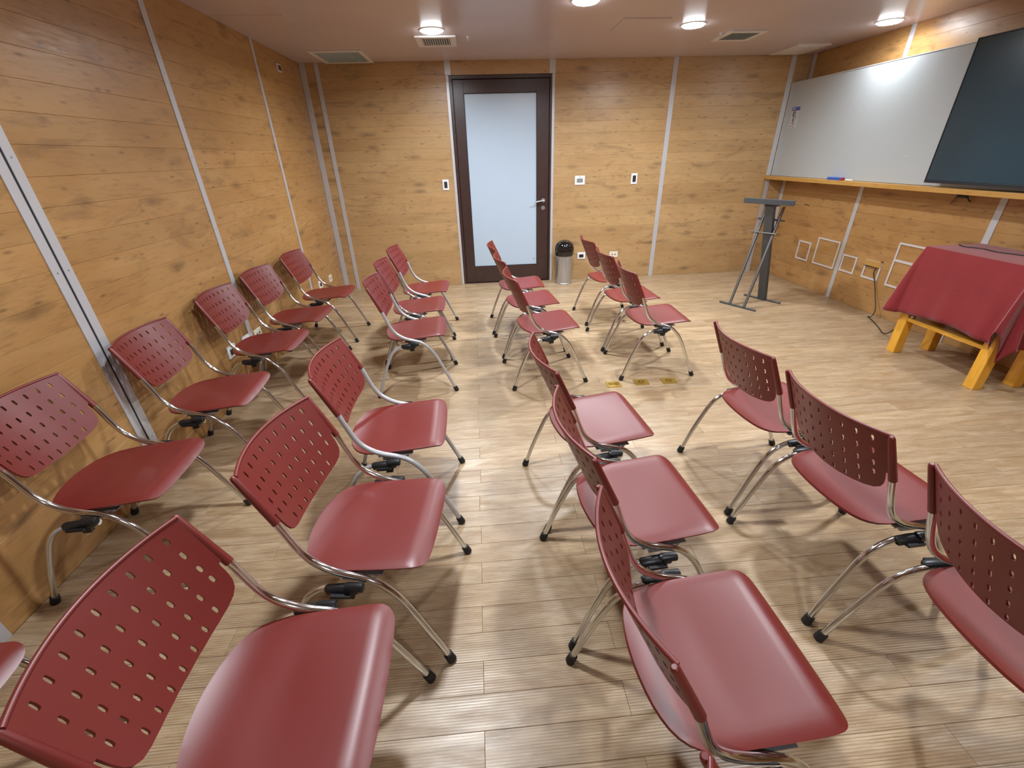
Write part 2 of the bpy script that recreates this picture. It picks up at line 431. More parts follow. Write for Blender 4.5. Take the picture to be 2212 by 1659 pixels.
# ------------------------------------------------------------------ aluminium joint strips (trim)
tn = [0]
def strip(axis, wallc, c, wdt, z0, z1, label, double=False, sign=1):
    """vertical cover strip. axis 'x': on back wall at x=c ; 'l'/'r': on side walls at y=c"""
    tn[0] += 1; t = .005; h = wdt/2
    def place(bm, u0, u1, d0, d1, za, zb, bev=.0012):
        if axis == 'x': box(bm, u0, u1, YB-d1, YB-d0, za, zb, bev)
        elif axis == 'l': box(bm, XL+d0, XL+d1, u0, u1, za, zb, bev)
        else: box(bm, XR-d1, XR-d0, u0, u1, za, zb, bev)
    bm = B()
    if double:
        place(bm, c-h, c-.006, 0, t, z0, z1); place(bm, c+.006, c+h, 0, t, z0, z1)
    else: place(bm, c-h, c+h, 0, t, z0, z1)
    o = struct('trim_%d' % tn[0], bm, M['alu'], label)
    if double:
        bm = B(); place(bm, c-.006, c+.006, 0, .002, z0, z1, 0); obj('gasket', bm, M['groove'], o)
    bm = B(); z = z0+.25
    while z < z1-.05:
        for u in ((c-h*.55, c+h*.55) if double else (c,)):
            n = 10
            if axis == 'x': cc = Vector((u, YB-t, z)); d = Vector((0, -1, 0)); e1 = Vector((1, 0, 0))
            elif axis == 'l': cc = Vector((XL+t, u, z)); d = Vector((1, 0, 0)); e1 = Vector((0, 1, 0))
            else: cc = Vector((XR-t, u, z)); d = Vector((-1, 0, 0)); e1 = Vector((0, 1, 0))
            tube(bm, [cc-d*.001, cc+d*.0012], .0035, 8)
        z += .45
    obj('screws', bm, M['steel_plate'], o)
    return o
strip('x', 0, -1.822, .06, 0, HC, 'wide metal strip in the left corner of the door wall')
strip('x', 0, -1.672, .046, 0, HC, 'narrow metal strip beside the left corner strip')
strip('x', 0, -.256, .030, 0, 2.36, 'narrow metal strip along the left side of the door')
strip('x', 0, -.245, .066, 2.362, HC, 'short metal strip above the left side of the door')
strip('x', 0, .955, .030, 0, 2.36, 'narrow metal strip along the right side of the door')
strip('x', 0, .941, .070, 2.362, HC, 'short metal strip above the right side of the door')
strip('x', 0, 2.37, .055, 0, HC, 'metal strip on the door wall right of the switches')
strip('x', 0, 3.794, .055, 0, 1.19, 'metal strip below the ledge at the right end of the door wall')
strip('x', 0, 3.780, .055, 1.232, HC, 'metal strip beside the whiteboard on the door wall')
strip('l', 0, 4.79, .046, 0, HC, 'farthest metal strip on the left wall')
strip('l', 0, 3.355, .052, 0, HC, 'metal strip on the left wall behind the third chair')
strip('l', 0, 2.072, .104, 0, HC, 'wide double metal strip with dark groove on left wall', True)
strip('l', 0, 1.09, .104, 0, HC, 'double metal strip at the lower left edge of view', True)
strip('r', 0, 5.905, .06, 0, 1.19, 'metal strip in the right corner under the ledge')
strip('r', 0, 5.905, .06, 2.225, HC, 'metal strip in the right corner above the whiteboard')
strip('r', 0, 4.626, .05, 0, 1.19, 'metal strip under the ledge between the wall frames')
strip('r', 0, 4.626, .05, 2.225, HC, 'metal strip above the whiteboard')
strip('r', 0, 3.258, .052, 0, 1.19, 'metal strip under the ledge behind the covered table')

# ------------------------------------------------------------------ door
door = bpy.data.objects.new('door_1', None); C.objects.link(door); door['kind'] = 'structure'
door['label'] = 'dark wood door with a tall frosted glass pane'; door['category'] = 'door'
door.location = (.35, YB, 0)
DX = .35
def dpart(name, x0, x1, y0, y1, z0, z1, mat, bev=.002):
    b = B(); box(b, x0-DX, x1-DX, y0, y1, z0, z1, bev); return obj(name, b, mat, door)
b = B(); box(b, -.241-DX, -.205-DX, -.004, .13, 0, 2.36, .002); box(b, .915-DX, .940-DX, -.004, .13, 0, 2.36, .002)
box(b, -.205-DX, .915-DX, -.004, .13, 2.325, 2.36, .002)
obj('door_frame', b, M['wenge'], door)
b = B(); y0, y1 = .012, .052
box(b, -.200-DX, -.084-DX, y0, y1, .012, 2.32, .002); box(b, .764-DX, .911-DX, y0, y1, .012, 2.32, .002)
box(b, -.084-DX, .764-DX, y0, y1, .012, .222, .002); box(b, -.084-DX, .764-DX, y0, y1, 2.19, 2.32, .002)
leaf = obj('door_leaf', b, M['wenge'], door)
b = B(); 
for (a0, a1, c0, c1) in ((-.084, -.078, .222, 2.19), (.758, .764, .222, 2.19)): box(b, a0-DX, a1-DX, y0-.001, y0+.012, c0, c1)
for (c0, c1) in ((.222, .228), (2.184, 2.19)): box(b, -.078-DX, .758-DX, y0-.001, y0+.012, c0, c1)
obj('glazing_bead', b, M['groove'], leaf)
b = B(); box(b, -.082-DX, .762-DX, y0+.010, y0+.018, .224, 2.188); glass = obj('glass_pane', b, M['frost'], leaf, label='frosted pale blue glass pane')
b = B()
# tiny etched mark near the lower right corner of the glass
o_ = Vector((.722-DX, y0+.0095, .296))
for p0, p1 in (((-.006, -.012), (0, .012)), ((0, .012), (.006, -.012)), ((-.004, -.003), (.004, -.003))):
    tube(b, [o_+Vector((p0[0], 0, p0[1])), o_+Vector((p1[0], 0, p1[1]))], .0014, 5)
obj('etched_mark', b, M['groove'], leaf)
b = B(); box(b, -.205-DX, .915-DX, -.004, .14, -.004, .006, .001); obj('threshold', b, M['wenge'], door)
b = B(); hx, hz = .845-DX, 1.027
tube(b, [(hx, y0, hz), (hx, y0-.010, hz)], .026, 24); tube(b, [(hx, y0-.010, hz), (hx, y0-.045, hz)], .009, 12)
tube(b, smooth_path([(hx+.004, y0-.045, hz), (hx-.03, y0-.050, hz-.002), (hx-.08, y0-.050, hz-.010), (hx-.118, y0-.048, hz-.016)], 4), .0095, 12)
obj('door_handle', b, M['steel'], leaf, 40, 'brushed steel lever handle')
b = B(); tube(b, [(hx-.002, y0, .937), (hx-.002, y0-.008, .937)], .026, 24); box(b, hx-.005, hx+.001, y0-.020, y0-.006, .918, .956, .001)
obj('door_lock', b, M['steel'], leaf, 40)
b = B(); box(b, XL, XR, YB+.17, YB+.2, 0, HC); box(b, -.4, 1.1, YB+.13, YB+.165, 0, 2.45)
obj('corridor_backing', b, M['wall_back'], wall_back)

# ------------------------------------------------------------------ ceiling fittings
def ceiling_light(x, y, label):
    t = thing('ceiling_light', label, 'ceiling light', (x, y, HC), 0, 'recessed round ceiling lights'); k_ = .20 if x > 3 else 1.
    b = B(); n = 40
    rings = [[(r*cos(2*pi*k/n), r*sin(2*pi*k/n), z) for k in range(n)] for r, z in ((.088, -.002), (.091, -.006), (.100, -.006), (.106, 0.))]
    R_ = [[b.verts.new(p) for p in r] for r in rings]
    for a, c_ in zip(R_, R_[1:]):
        for k in range(n): b.faces.new((a[k], a[(k+1) % n], c_[(k+1) % n], c_[k]))
    obj('rim', b, M['white_plastic'], t, 40)
    b = B(); lathe(b, [(.0885, -.0005), (.0880, -.010), (.080, -.016)], seg=40); obj('diffuser', b, M['lamp'], t)
    ld = bpy.data.lights.new('lamp', 'AREA'); ld.shape = 'DISK'; ld.size = .165; ld.energy = LAMP_W*k_; ld.spread = radians(165); ld.color = LAMP_COL
    lo = bpy.data.objects.new('lamp', ld); C.objects.link(lo); lo.parent = t; lo.location = (0, 0, -.018)
    return t
for x, y, lab in ((-.295, 4.615, 'round recessed ceiling light above the white ceiling vent left of the door'),
                  (.840, 3.860, 'round ceiling light nearest the top edge, midway between the others'),
                  (1.925, 4.550, 'round ceiling light left of the grille with the pale square frame'),
                  (3.670, 4.530, 'round ceiling light close to the wall above the whiteboard'),
                  (-.30, 1.60, 'round ceiling light above the aisle, out of view'),
                  (1.90, 1.95, 'round ceiling light above the right chairs, out of view'),
                  (3.69, 1.50, 'round ceiling light above the television, out of view'),
                  (.80, -1.50, 'round ceiling light behind the camera in the middle')):
    ceiling_light(x, y, lab)
def vent(x0, x1, y0, y1, label, kind):
    cx, cy = (x0+x1)/2, (y0+y1)/2; t = thing('ceiling_vent', label, 'vent', (cx, cy, HC)); hx, hy = (x1-x0)/2, (y1-y0)/2
    fw = .045 if kind == 'grille' else .055
    b = B()
    if kind == 'plain':
        box(b, -hx, hx, -hy, hy, -.012, 0, .003); obj('panel', b, M['vent_white'], t)
        b = B(); box(b, -hx+.05, hx-.05, -hy+.05, hy-.05, -.016, -.012, .001); obj('inner_panel', b, M['vent_white'], t); return
    box(b, -hx, hx, -hy, -hy+fw, -.014, 0, .003); box(b, -hx, hx, hy-fw, hy, -.014, 0, .003)
    box(b, -hx, -hx+fw, -hy+fw, hy-fw, -.014, 0, .003); box(b, hx-fw, hx, -hy+fw, hy-fw, -.014, 0, .003)
    obj('frame', b, M['vent_white'], t)
    b = B(); box(b, -hx+fw, hx-fw, -hy+fw, hy-fw, -.003, -.001); obj('duct_opening', b, M['vent_dark'], t)
    b = B(); x = -hx+fw+.008; step = .021
    while x < hx-fw-.004:
        obox(b, (x, -hy+fw, -.003), (.0025, 0, 0), (0, 2*(hy-fw), 0), (-.004, 0, -.009)); x += step
    o = obj('slats', b, M['vent_grey'] if kind == 'grille' else M['vent_white'], t); o['kind'] = 'stuff'
vent(-1.555, -1.035, 5.315, 5.925, 'large beige framed air grille at the ceiling corner left of the door', 'grille')
vent(-.465, -.105, 4.80, 5.185, 'small white ceiling vent right behind the leftmost ceiling light', 'diff')
vent(2.37, 2.73, 4.77, 5.14, 'white ceiling vent right of the second round light from the wall', 'grille')
vent(3.43, 3.80, 5.39, 5.89, 'plain pale ceiling panel in the corner above the whiteboard', 'plain')
for x, y, lab in ((.002, 4.86, 'tiny sprinkler head right of the small ceiling vent'), (2.33, 4.86, 'tiny sprinkler head at the corner of the right ceiling vent')):
    t = thing('sprinkler_head', lab, 'sprinkler', (x, y, HC))
    b = B(); lathe(b, [(.016, 0), (.016, -.003), (.006, -.004), (.006, -.016)], seg=16); obj('base', b, M['white_plastic'], t, 40)
    b = B(); tube(b, [(-.010, 0, -.004), (-.010, 0, -.022), (0, 0, -.030)], .0016, 6); tube(b, [(.010, 0, -.004), (.010, 0, -.022), (0, 0, -.030)], .0016, 6)
    lathe(b, [(.010, -.030), (.010, -.032)], seg=12); obj('deflector', b, M['steel'], t)
b = B(); box(b, 1.255, 1.650, 4.33, 4.725, HC-.006, HC, .001); tag(obj('access_hatch', b, M['ceiling']), 'square painted access hatch in the ceiling left of the second light', 'hatch')
b = B(); box(b, -1.85, -1.315, 4.125, 4.131, HC-.0015, HC); box(b, -1.318, -1.310, 3.4, 4.39, HC-.002, HC)
obj('ceiling_joint', b, M['ceiling'], ceiling)

# ------------------------------------------------------------------ whiteboard, ledge, television
ledge = thing('wall_ledge', 'long oak ledge under the whiteboard and television', 'shelf', (3.87, 3.2, 1.19))
b = B(); box(b, 3.738-3.87, 4.0005-3.87, 0.5-3.2, 5.944-3.2, 0, .038, .002); obj('board', b, M['ledge'], ledge)
wbd = thing('whiteboard', 'long glossy whiteboard standing on the oak ledge', 'whiteboard', (3.82, 4.2, 1.229))
b = B(); box(b, 0, .02, 2.3-4.2, 5.938-4.2, .002, .988, .001); obj('panel', b, M['whiteboard'], wbd)
b = B(); box(b, .02, .179, 2.3-4.2, 5.935-4.2, .0, .980); obj('backing_box', b, M['wall_back'], wbd)
b = B(); box(b, -.003, .0, 2.3-4.2, 5.938-4.2, .983, .990, .0005); box(b, -.003, .0, 5.930-4.2, 5.938-4.2, .002, .983, .0005); obj('edge_profile', b, M['wb_frame'], wbd)
# faint pink smudge left on the board
b = B(); obox(b, (-.0006, 4.02-4.2, .215), (0, .055, .004), (0, -.002, .008), (.0005, 0, 0)); obj('ink_smudge', b, plain('ink_smudge', rgb(196, 186, 196), .4), wbd)
t = thing('whiteboard_sticker', 'narrow notice sticker with blue header on the whiteboard', 'sticker', (3.8192, 5.745, 1.86))
b = B(); box(b, -.0006, 0, -.072, .072, -.115, .105); obj('paper', b, M['sticker'], t)
b = B(); box(b, -.0014, -.0007, -.070, .070, .066, .103); obj('header', b, M['sticker_blue'], t)
b = B(); box(b, -.0020, -.0015, .022, .050, .076, .096); obj('header_emblem', b, M['sticker'], t)
b = B()
def disc(bm, y, z, r, x=-.0011, n=18):
    bm.faces.new([bm.verts.new((x, y+r*cos(2*pi*k/n), z+r*sin(2*pi*k/n))) for k in range(n)])
disc(b, .016, .032, .030); box(b, -.0014, -.0007, .002, .024, -.048, -.006); box(b, -.0014, -.0007, -.030, -.014, -.008, .002)
box(b, -.0014, -.0007, -.020, .020, -.066, -.058); box(b, -.0014, -.0007, .026, .044, -.064, -.060)
box(b, -.0014, -.0007, .022, .050, -.096, -.088); box(b, -.0014, -.0007, -.022, -.004, -.088, -.080); box(b, -.0014, -.0007, -.030, -.012, -.110, -.104)
obj('printed_marks', b, M['sticker_ink'], t)['kind'] = 'stuff'
b = B(); disc(b, .010, .026, .012, -.0016); disc(b, -.002, .040, .008, -.0016); obj('printed_highlight', b, M['sticker'], t)
t = thing('whiteboard_eraser', 'blue eraser block lying on the ledge below the whiteboard', 'eraser', (3.785, 4.765, 1.2285), radians(2))
b = B(); box(b, -.022, .022, -.085, .095, .010, .027, .004); obj('handle', b, M['blue'], t)
b = B(); box(b, -.021, .021, -.084, .094, 0, .0101, .001); obj('felt', b, M['sticker_blue'], t)
b = B(); box(b, -.0215, .0215, -.094, -.0845, .004, .026, .002); obj('end_cap', b, M['marker_red'], t)
t = thing('marker_pen', 'white marker lying beside the blue eraser on the ledge', 'marker', (3.785, 4.60, 1.2362), radians(-6))
b = B(); tube(b, [(0, -.06, 0), (0, .03, 0)], .0075, 14); obj('barrel', b, M['marker_white'], t, 40)
b = B(); tube(b, [(0, -.085, 0), (0, -.06, 0)], .0078, 14); obj('cap', b, M['ivory_plastic'], t, 40)
tv = thing('television', 'large flat black television mounted in front of the whiteboard', 'television', (3.70, 2.825, 1.262))
hw = .847
b = B(); box(b, .004, .055, -hw, hw, 0, .953, .004); obj('housing', b, M['bezel'], tv)
b = B(); box(b, 0, .0045, -hw+.008, hw-.008, .020, .945, .001); obj('screen', b, M['screen'], tv)
b = B(); box(b, -.003, .004, -hw, hw, 0, .018, .001); box(b, -.003, .004, -hw, hw, .946, .953, .001); box(b, -.003, .004, -hw, -hw+.007, .018, .946, .001); box(b, -.003, .004, hw-.007, hw, .018, .946, .001)
obj('bezel', b, M['bezel'], tv)
b = B(); box(b, .055, .119, -.25, .25, .30, .65, .004); obj('wall_bracket', b, M['black_plastic'], tv)
b = B()
for k in range(7):
    a = random.uniform(-.04, .04); c_ = random.uniform(-.05, .05)
    tube(b, smooth_path([(3.96, 3.55+a, 1.190), (3.945, 3.55+a+c_*.6, 1.165), (3.955, 3.55+c_, 1.15), (3.965, 3.55+a*.5-c_, 1.168), (3.97, 3.55-a, 1.19)], 4), .006, 7)
tube(b, smooth_path([(3.97, 3.58, 1.17), (3.985, 3.62, 1.13), (3.992, 3.65, 1.09)], 4), .0025, 6)
tube(b, smooth_path([(3.97, 3.53, 1.17), (3.98, 3.50, 1.13), (3.99, 3.49, 1.12)], 4), .005, 6)
tag(obj('cable_bundle', b, M['black_plastic'], None, 40), 'tangle of black cables tucked under the ledge below the television', 'cable')

# ------------------------------------------------------------------ pale rectangular trim frames on the right wall
def wframe(y0, y1, z0, z1, label, wd=.018, mids=(), extra=None):
    t = thing('wall_frame', label, 'frame', (XR, (y0+y1)/2, z0), 0, 'pale rectangular frames low on the right wall'); cy = (y0+y1)/2; h = z1-z0
    a, c_ = y0-cy, y1-cy
    for (u0, u1, v0, v1) in ((a, c_, 0, wd), (a, c_, h-wd, h), (a, a+wd, wd, h-wd), (c_-wd, c_, wd, h-wd)):
        b = B(); box(b, -.010, 0, u0, u1, v0, v1, .0015); obj('moulding', b, M['trim_paint'], t)
    for m0, m1 in mids:
        b = B(); box(b, -.010, 0, a+wd, c_-wd, m0-z0, m1-z0, .0015); obj('middle_bar', b, M['trim_paint'], t)
    if extra:
        b = B(); tube(b, [(0, a+.012, h+.006), (-.018, a+.010, h+.009)], .008, 10); obj('knob', b, M['brass_dark'], t, 40)
        b = B(); box(b, -.014, -.001, a+.004, c_-.004, h-.055, h-.002, .0015); obj('wooden_flap', b, M['ledge'], t)
wframe(5.108, 5.326, .300, .520, 'small pale square frame farthest along the right wall')
wframe(4.672, 5.016, .304, .604, 'tall pale frame left of the metal strip on right wall')
wframe(4.383, 4.584, .315, .495, 'small pale square frame just right of the metal strip')
wframe(4.070, 4.272, .318, .503, 'small pale frame with a wooden flap and hanging cord', extra=True)
wframe(3.500, 3.970, .310, .722, 'large pale frame with a middle bar behind the covered table', mids=((.545, .568),))
b = B()
tube(b, smooth_path([(3.982, 4.258, .443), (3.978, 4.17, .446), (3.976, 4.095, .446)], 5), .004, 8)
tube(b, smooth_path([(3.976, 4.105, .446), (3.984, 4.125, .40), (3.982, 4.10, .355), (3.972, 4.068, .325), (3.975, 4.03, .25), (3.965, 3.99, .19), (3.93, 3.90, .09), (3.88, 3.86, .035), (3.885, 3.90, .008), (3.905, 3.925, .006),
      (3.87, 3.86, .006), (3.82, 3.75, .006), (3.74, 3.60, .006), (3.67, 3.48, .008), (3.62, 3.38, .05), (3.58, 3.26, .18), (3.57, 3.20, .30)], 6), .0042, 8)
tag(obj('cord', b, M['cord'], None, 40), 'thin dark power cord from the wall frame down to the covered table', 'cord')

# ------------------------------------------------------------------ switches and outlets
def wallplate(name, x, z, w_, h_, kind, label, wall='back', cat='switch', y=0):
    rot = 0 if wall == 'back' else pi/2
    loc = (x, YB, z) if wall == 'back' else (XL, y, z)
    t = thing(name, label, cat, loc, rot)
    b = B(); box(b, -w_/2, w_/2, -.010, 0, -h_/2, h_/2, .003)
    obj('plate', b, M['white_plastic'] if kind != 'ivory' else M['ivory_plastic'], t)
    if kind == 'rocker':
        b = B(); box(b, -w_*.26, w_*.26, -.0125, -.009, -h_*.30, h_*.30, .001); obj('rocker', b, M['dark_switch'], t)
    elif kind == 'thermo':
        b = B(); box(b, -w_*.30, w_*.30, -.012, -.009, -h_*.24, h_*.20, .001); obj('display', b, M['lcd'], t)
        b = B(); box(b, -.006, .006, -.012, -.009, h_*.32, h_*.38, .0005); obj('button', b, M['dark_switch'], t)
    elif kind == 'black':
        b = B(); box(b, -w_*.27, w_*.27, -.012, -.009, -h_*.26, h_*.2, .001); obj('socket_insert', b, M['black_gloss'], t)
    elif kind == 'ivory':
        for sx in (-1, 1):
            b = B(); tube(b, [(sx*w_*.17, -.0115, 0), (sx*w_*.17, -.009, 0)], .008, 12); obj('socket_hole', b, M['dark_switch'], t)
wallplate('light_switch', -.376, 1.246, .075, .120, 'rocker', 'light switch left of the door')
wallplate('thermostat', 1.307, 1.247, .128, .104, 'thermo', 'square thermostat right of the door', cat='thermostat')
wallplate('light_switch', 2.007, 1.245, .080, .124, 'rocker', 'light switch right of the thermostat')
wallplate('data_outlet', 1.372, .314, .110, .088, 'black', 'outlet with black insert beside the bin', cat='outlet')
wallplate('power_outlet', 1.820, .312, .118, .080, 'ivory', 'white two-hole outlet low on the door wall', cat='outlet')
wallplate('power_outlet', 0, .276, .105, .080, 'ivory', 'outlet low on the left wall nearest the corner', 'left', 'outlet', 5.44)
wallplate('data_outlet', 0, .300, .110, .085, 'black', 'outlet with dark insert left of the corner outlet', 'left', 'outlet', 5.07)
wallplate('power_outlet', 0, .322, .115, .080, 'ivory', 'white outlet on the left wall just past the third strip', 'left', 'outlet', 3.46)
wallplate('data_outlet', 0, .335, .110, .088, 'black', 'outlet with dark insert left of the third strip', 'left', 'outlet', 3.265)
wallplate('data_outlet', 0, .345, .110, .088, 'black', 'outlet lowest behind the third chair on the left wall', 'left', 'outlet', 3.045)
t = thing('wall_sensor', 'small brown sensor box high on the left wall by the corner', 'sensor', (XL, 5.305, 2.36), pi/2)
b = B(); box(b, -.048, .048, -.016, 0, -.034, .034, .003); obj('housing', b, M['trim_paint'], t)
b = B(); box(b, -.030, .030, -.019, -.015, -.020, .020, .001); obj('lens', b, M['wenge'], t)

# ------------------------------------------------------------------ brass floor outlets
for (x, y, lab, up) in ((.946, 2.817, 'brass floor outlet with raised round lids, leftmost of the three', True),
                        (1.161, 2.825, 'brass floor outlet in the middle of the three', False),
                        (1.373, 2.822, 'brass floor outlet rightmost of the three', False)):
    t = thing('floor_outlet', lab, 'floor outlet', (x, y, 0), radians(-1.5), 'brass floor outlets in a row')
    b = B(); box(b, -.053, .053, -.041, .041, 0, .007, .0015); obj('plate', b, M['brass'], t)
    if up:
        for sx in (-1, 1):
            b = B(); lathe(b, [(.021, .007), (.021, .009), (.017, .0092)], c=(sx*.020, 0, 0), seg=20); obj('round_lid', b, M['brass_dark'], t, 40)
    else:
        b = B(); lathe(b, [(.024, .007), (.024, .0088), (.020, .009)], seg=22); obj('round_lid', b, M['brass_dark'], t, 40)
        b = B(); lathe(b, [(.010, .009), (.010, .0100)], seg=16); obj('key_slot', b, M['brass'], t, 40)

# ------------------------------------------------------------------ waste bin
t = thing('waste_bin', 'steel waste bin with a black domed lid right of the door', 'bin', (1.105, 5.765, 0))
b = B(); lathe(b, [(.100, 0), (.108, .004), (.108, .012), (.105, .016), (.108, .39), (.106, .392)], seg=40); obj('body', b, M['steel'], t, 35)
b = B(); lathe(b, [(.111, .365), (.121, .380), (.124, .42), (.125, .455), (.122, .462)], seg=40, cap0=True); obj('liner_rim', b, M['black_gloss'], t, 35)
b = B(); prof = [(.124, .462), (.125, .470)] + [(.119*cos(a), .470+.092*sin(a)) for a in [radians(d) for d in range(0, 90, 9)]] + [(.003, .562)]
lathe(b, prof, seg=40); obj('domed_lid', b, M['black_gloss'], t, 35)

# ------------------------------------------------------------------ lectern
al, be, O_ = Vector((-.486, .874, 0)), Vector((-.874, -.486, 0)), Vector((3.21, 4.63, 0))
LM = Matrix(((al.x, be.x, 0, O_.x), (al.y, be.y, 0, O_.y), (0, 0, 1, 0), (0, 0, 0, 1)))
lec = thing('lectern', 'dark metal lectern with a leaning post and crossed bars', 'lectern'); lec.matrix_world = LM
# local: x lateral, y forward (towards the chairs)
b = B()
def leanbox(bm, p0, p1, hw_, hd):
    p0, p1 = Vector(p0), Vector(p1); d = (p1-p0).normalized(); fx = Vector((1, 0, 0)); fy = d.cross(fx)
    obox(bm, p0-fx*hw_-fy*hd, fx*2*hw_, fy*2*hd, p1-p0)
leanbox(b, (0, .0, .010), (0, .290, 1.035), .042, .022); obj('post', b, M['lectern'], lec)
b = B(); tube(b, [(.212, 0, .011), (-.208, 0, .011)], .011, 14); obj('rear_foot_bar', b, M['lectern'], lec, 40)
b = B(); tube(b, [(.232, .455, .011), (-.186, .455, .011)], .011, 14); obj('front_foot_bar', b, M['lectern'], lec, 40)
for lx in (.108, -.058):
    b = B(); tube(b, [(lx, .458, .020), (lx, .135, 1.012)], .0145, 14); obj('slanted_bar', b, M['lectern_bar'], lec, 40)
b = B(); tube(b, [(.165, .170, .885), (-.112, .170, .885)], .0095, 10); obj('cross_bar', b, M['lectern'], lec, 40)
b = B(); tube(b, [(.175, .242, .760), (-.105, .242, .760)], .008, 10); obj('cross_bar', b, M['lectern_bar'], lec, 40)
b = B(); fx = Vector((1, 0, 0)); d = Vector((0, -.30, -.048)); n_ = Vector((0, -.048, .30)).normalized()
obox(b, Vector((-.250, .338, 1.082)), fx*.505, d, n_*-.008)
bmesh.ops.bevel(b, geom=list(b.edges), offset=.002, segments=2, affect='EDGES'); obj('reading_top', b, M['acrylic'], lec, None, 'clear acrylic reading top')
b = B(); box(b, -.253, .258, .340, .350, 1.046, 1.098, .004); obj('front_lip', b, M['lectern'], lec)
b = B(); box(b, -.050, .050, .20, .31, 1.022, 1.042, .002); obj('top_mount', b, M['lectern'], lec)

# ------------------------------------------------------------------ table and cloth
X0, X1, Y0, Y1 = 3.405, 3.785, 2.42, 3.146
tb = thing('wooden_table', 'yellow pine table with a low shelf under the red cloth', 'table', ((X0+X1)/2, (Y0+Y1)/2, 0))
cx, cy = (X0+X1)/2, (Y0+Y1)/2
for x in (X0, X1-.072):
    for y in (Y0, Y1-.072):
        b = B(); box(b, x-cx, x+.072-cx, y-cy, y+.072-cy, 0, .825, .005); obj('leg', b, M['pine'], tb)
for k, (xa, xb) in enumerate(((X0+.004, X0+.03), (X1-.03, X1-.004))):
    b = B(); box(b, xa-cx, xb-cx, Y0+.072-cy, Y1-.072-cy, .283, .311, .002); obj('shelf_rail', b, M['pine_y'], tb)
for ya in (Y0+.01, Y1-.036):
    b = B(); box(b, X0+.072-cx, X1-.072-cx, ya-cy, ya+.026-cy, .283, .311, .002); obj('shelf_rail', b, M['pine'], tb)
x = X0+.03
while x < X1-.03-.05:
    b = B(); box(b, x-cx, min(x+.072, X1-.03)-cx, Y0+.036-cy, Y1-.036-cy, .295, .309, .0015)
    # notch kept clear of the legs by staying between the rails
    obj('shelf_board', b, M['pine_y'], tb); x += .0735
b = B(); box(b, X0-.008-cx, X1+.06-cx, Y0-.03-cy, Y1-.0-cy, .825, .852, .003); obj('table_top', b, M['pine_y'], tb)
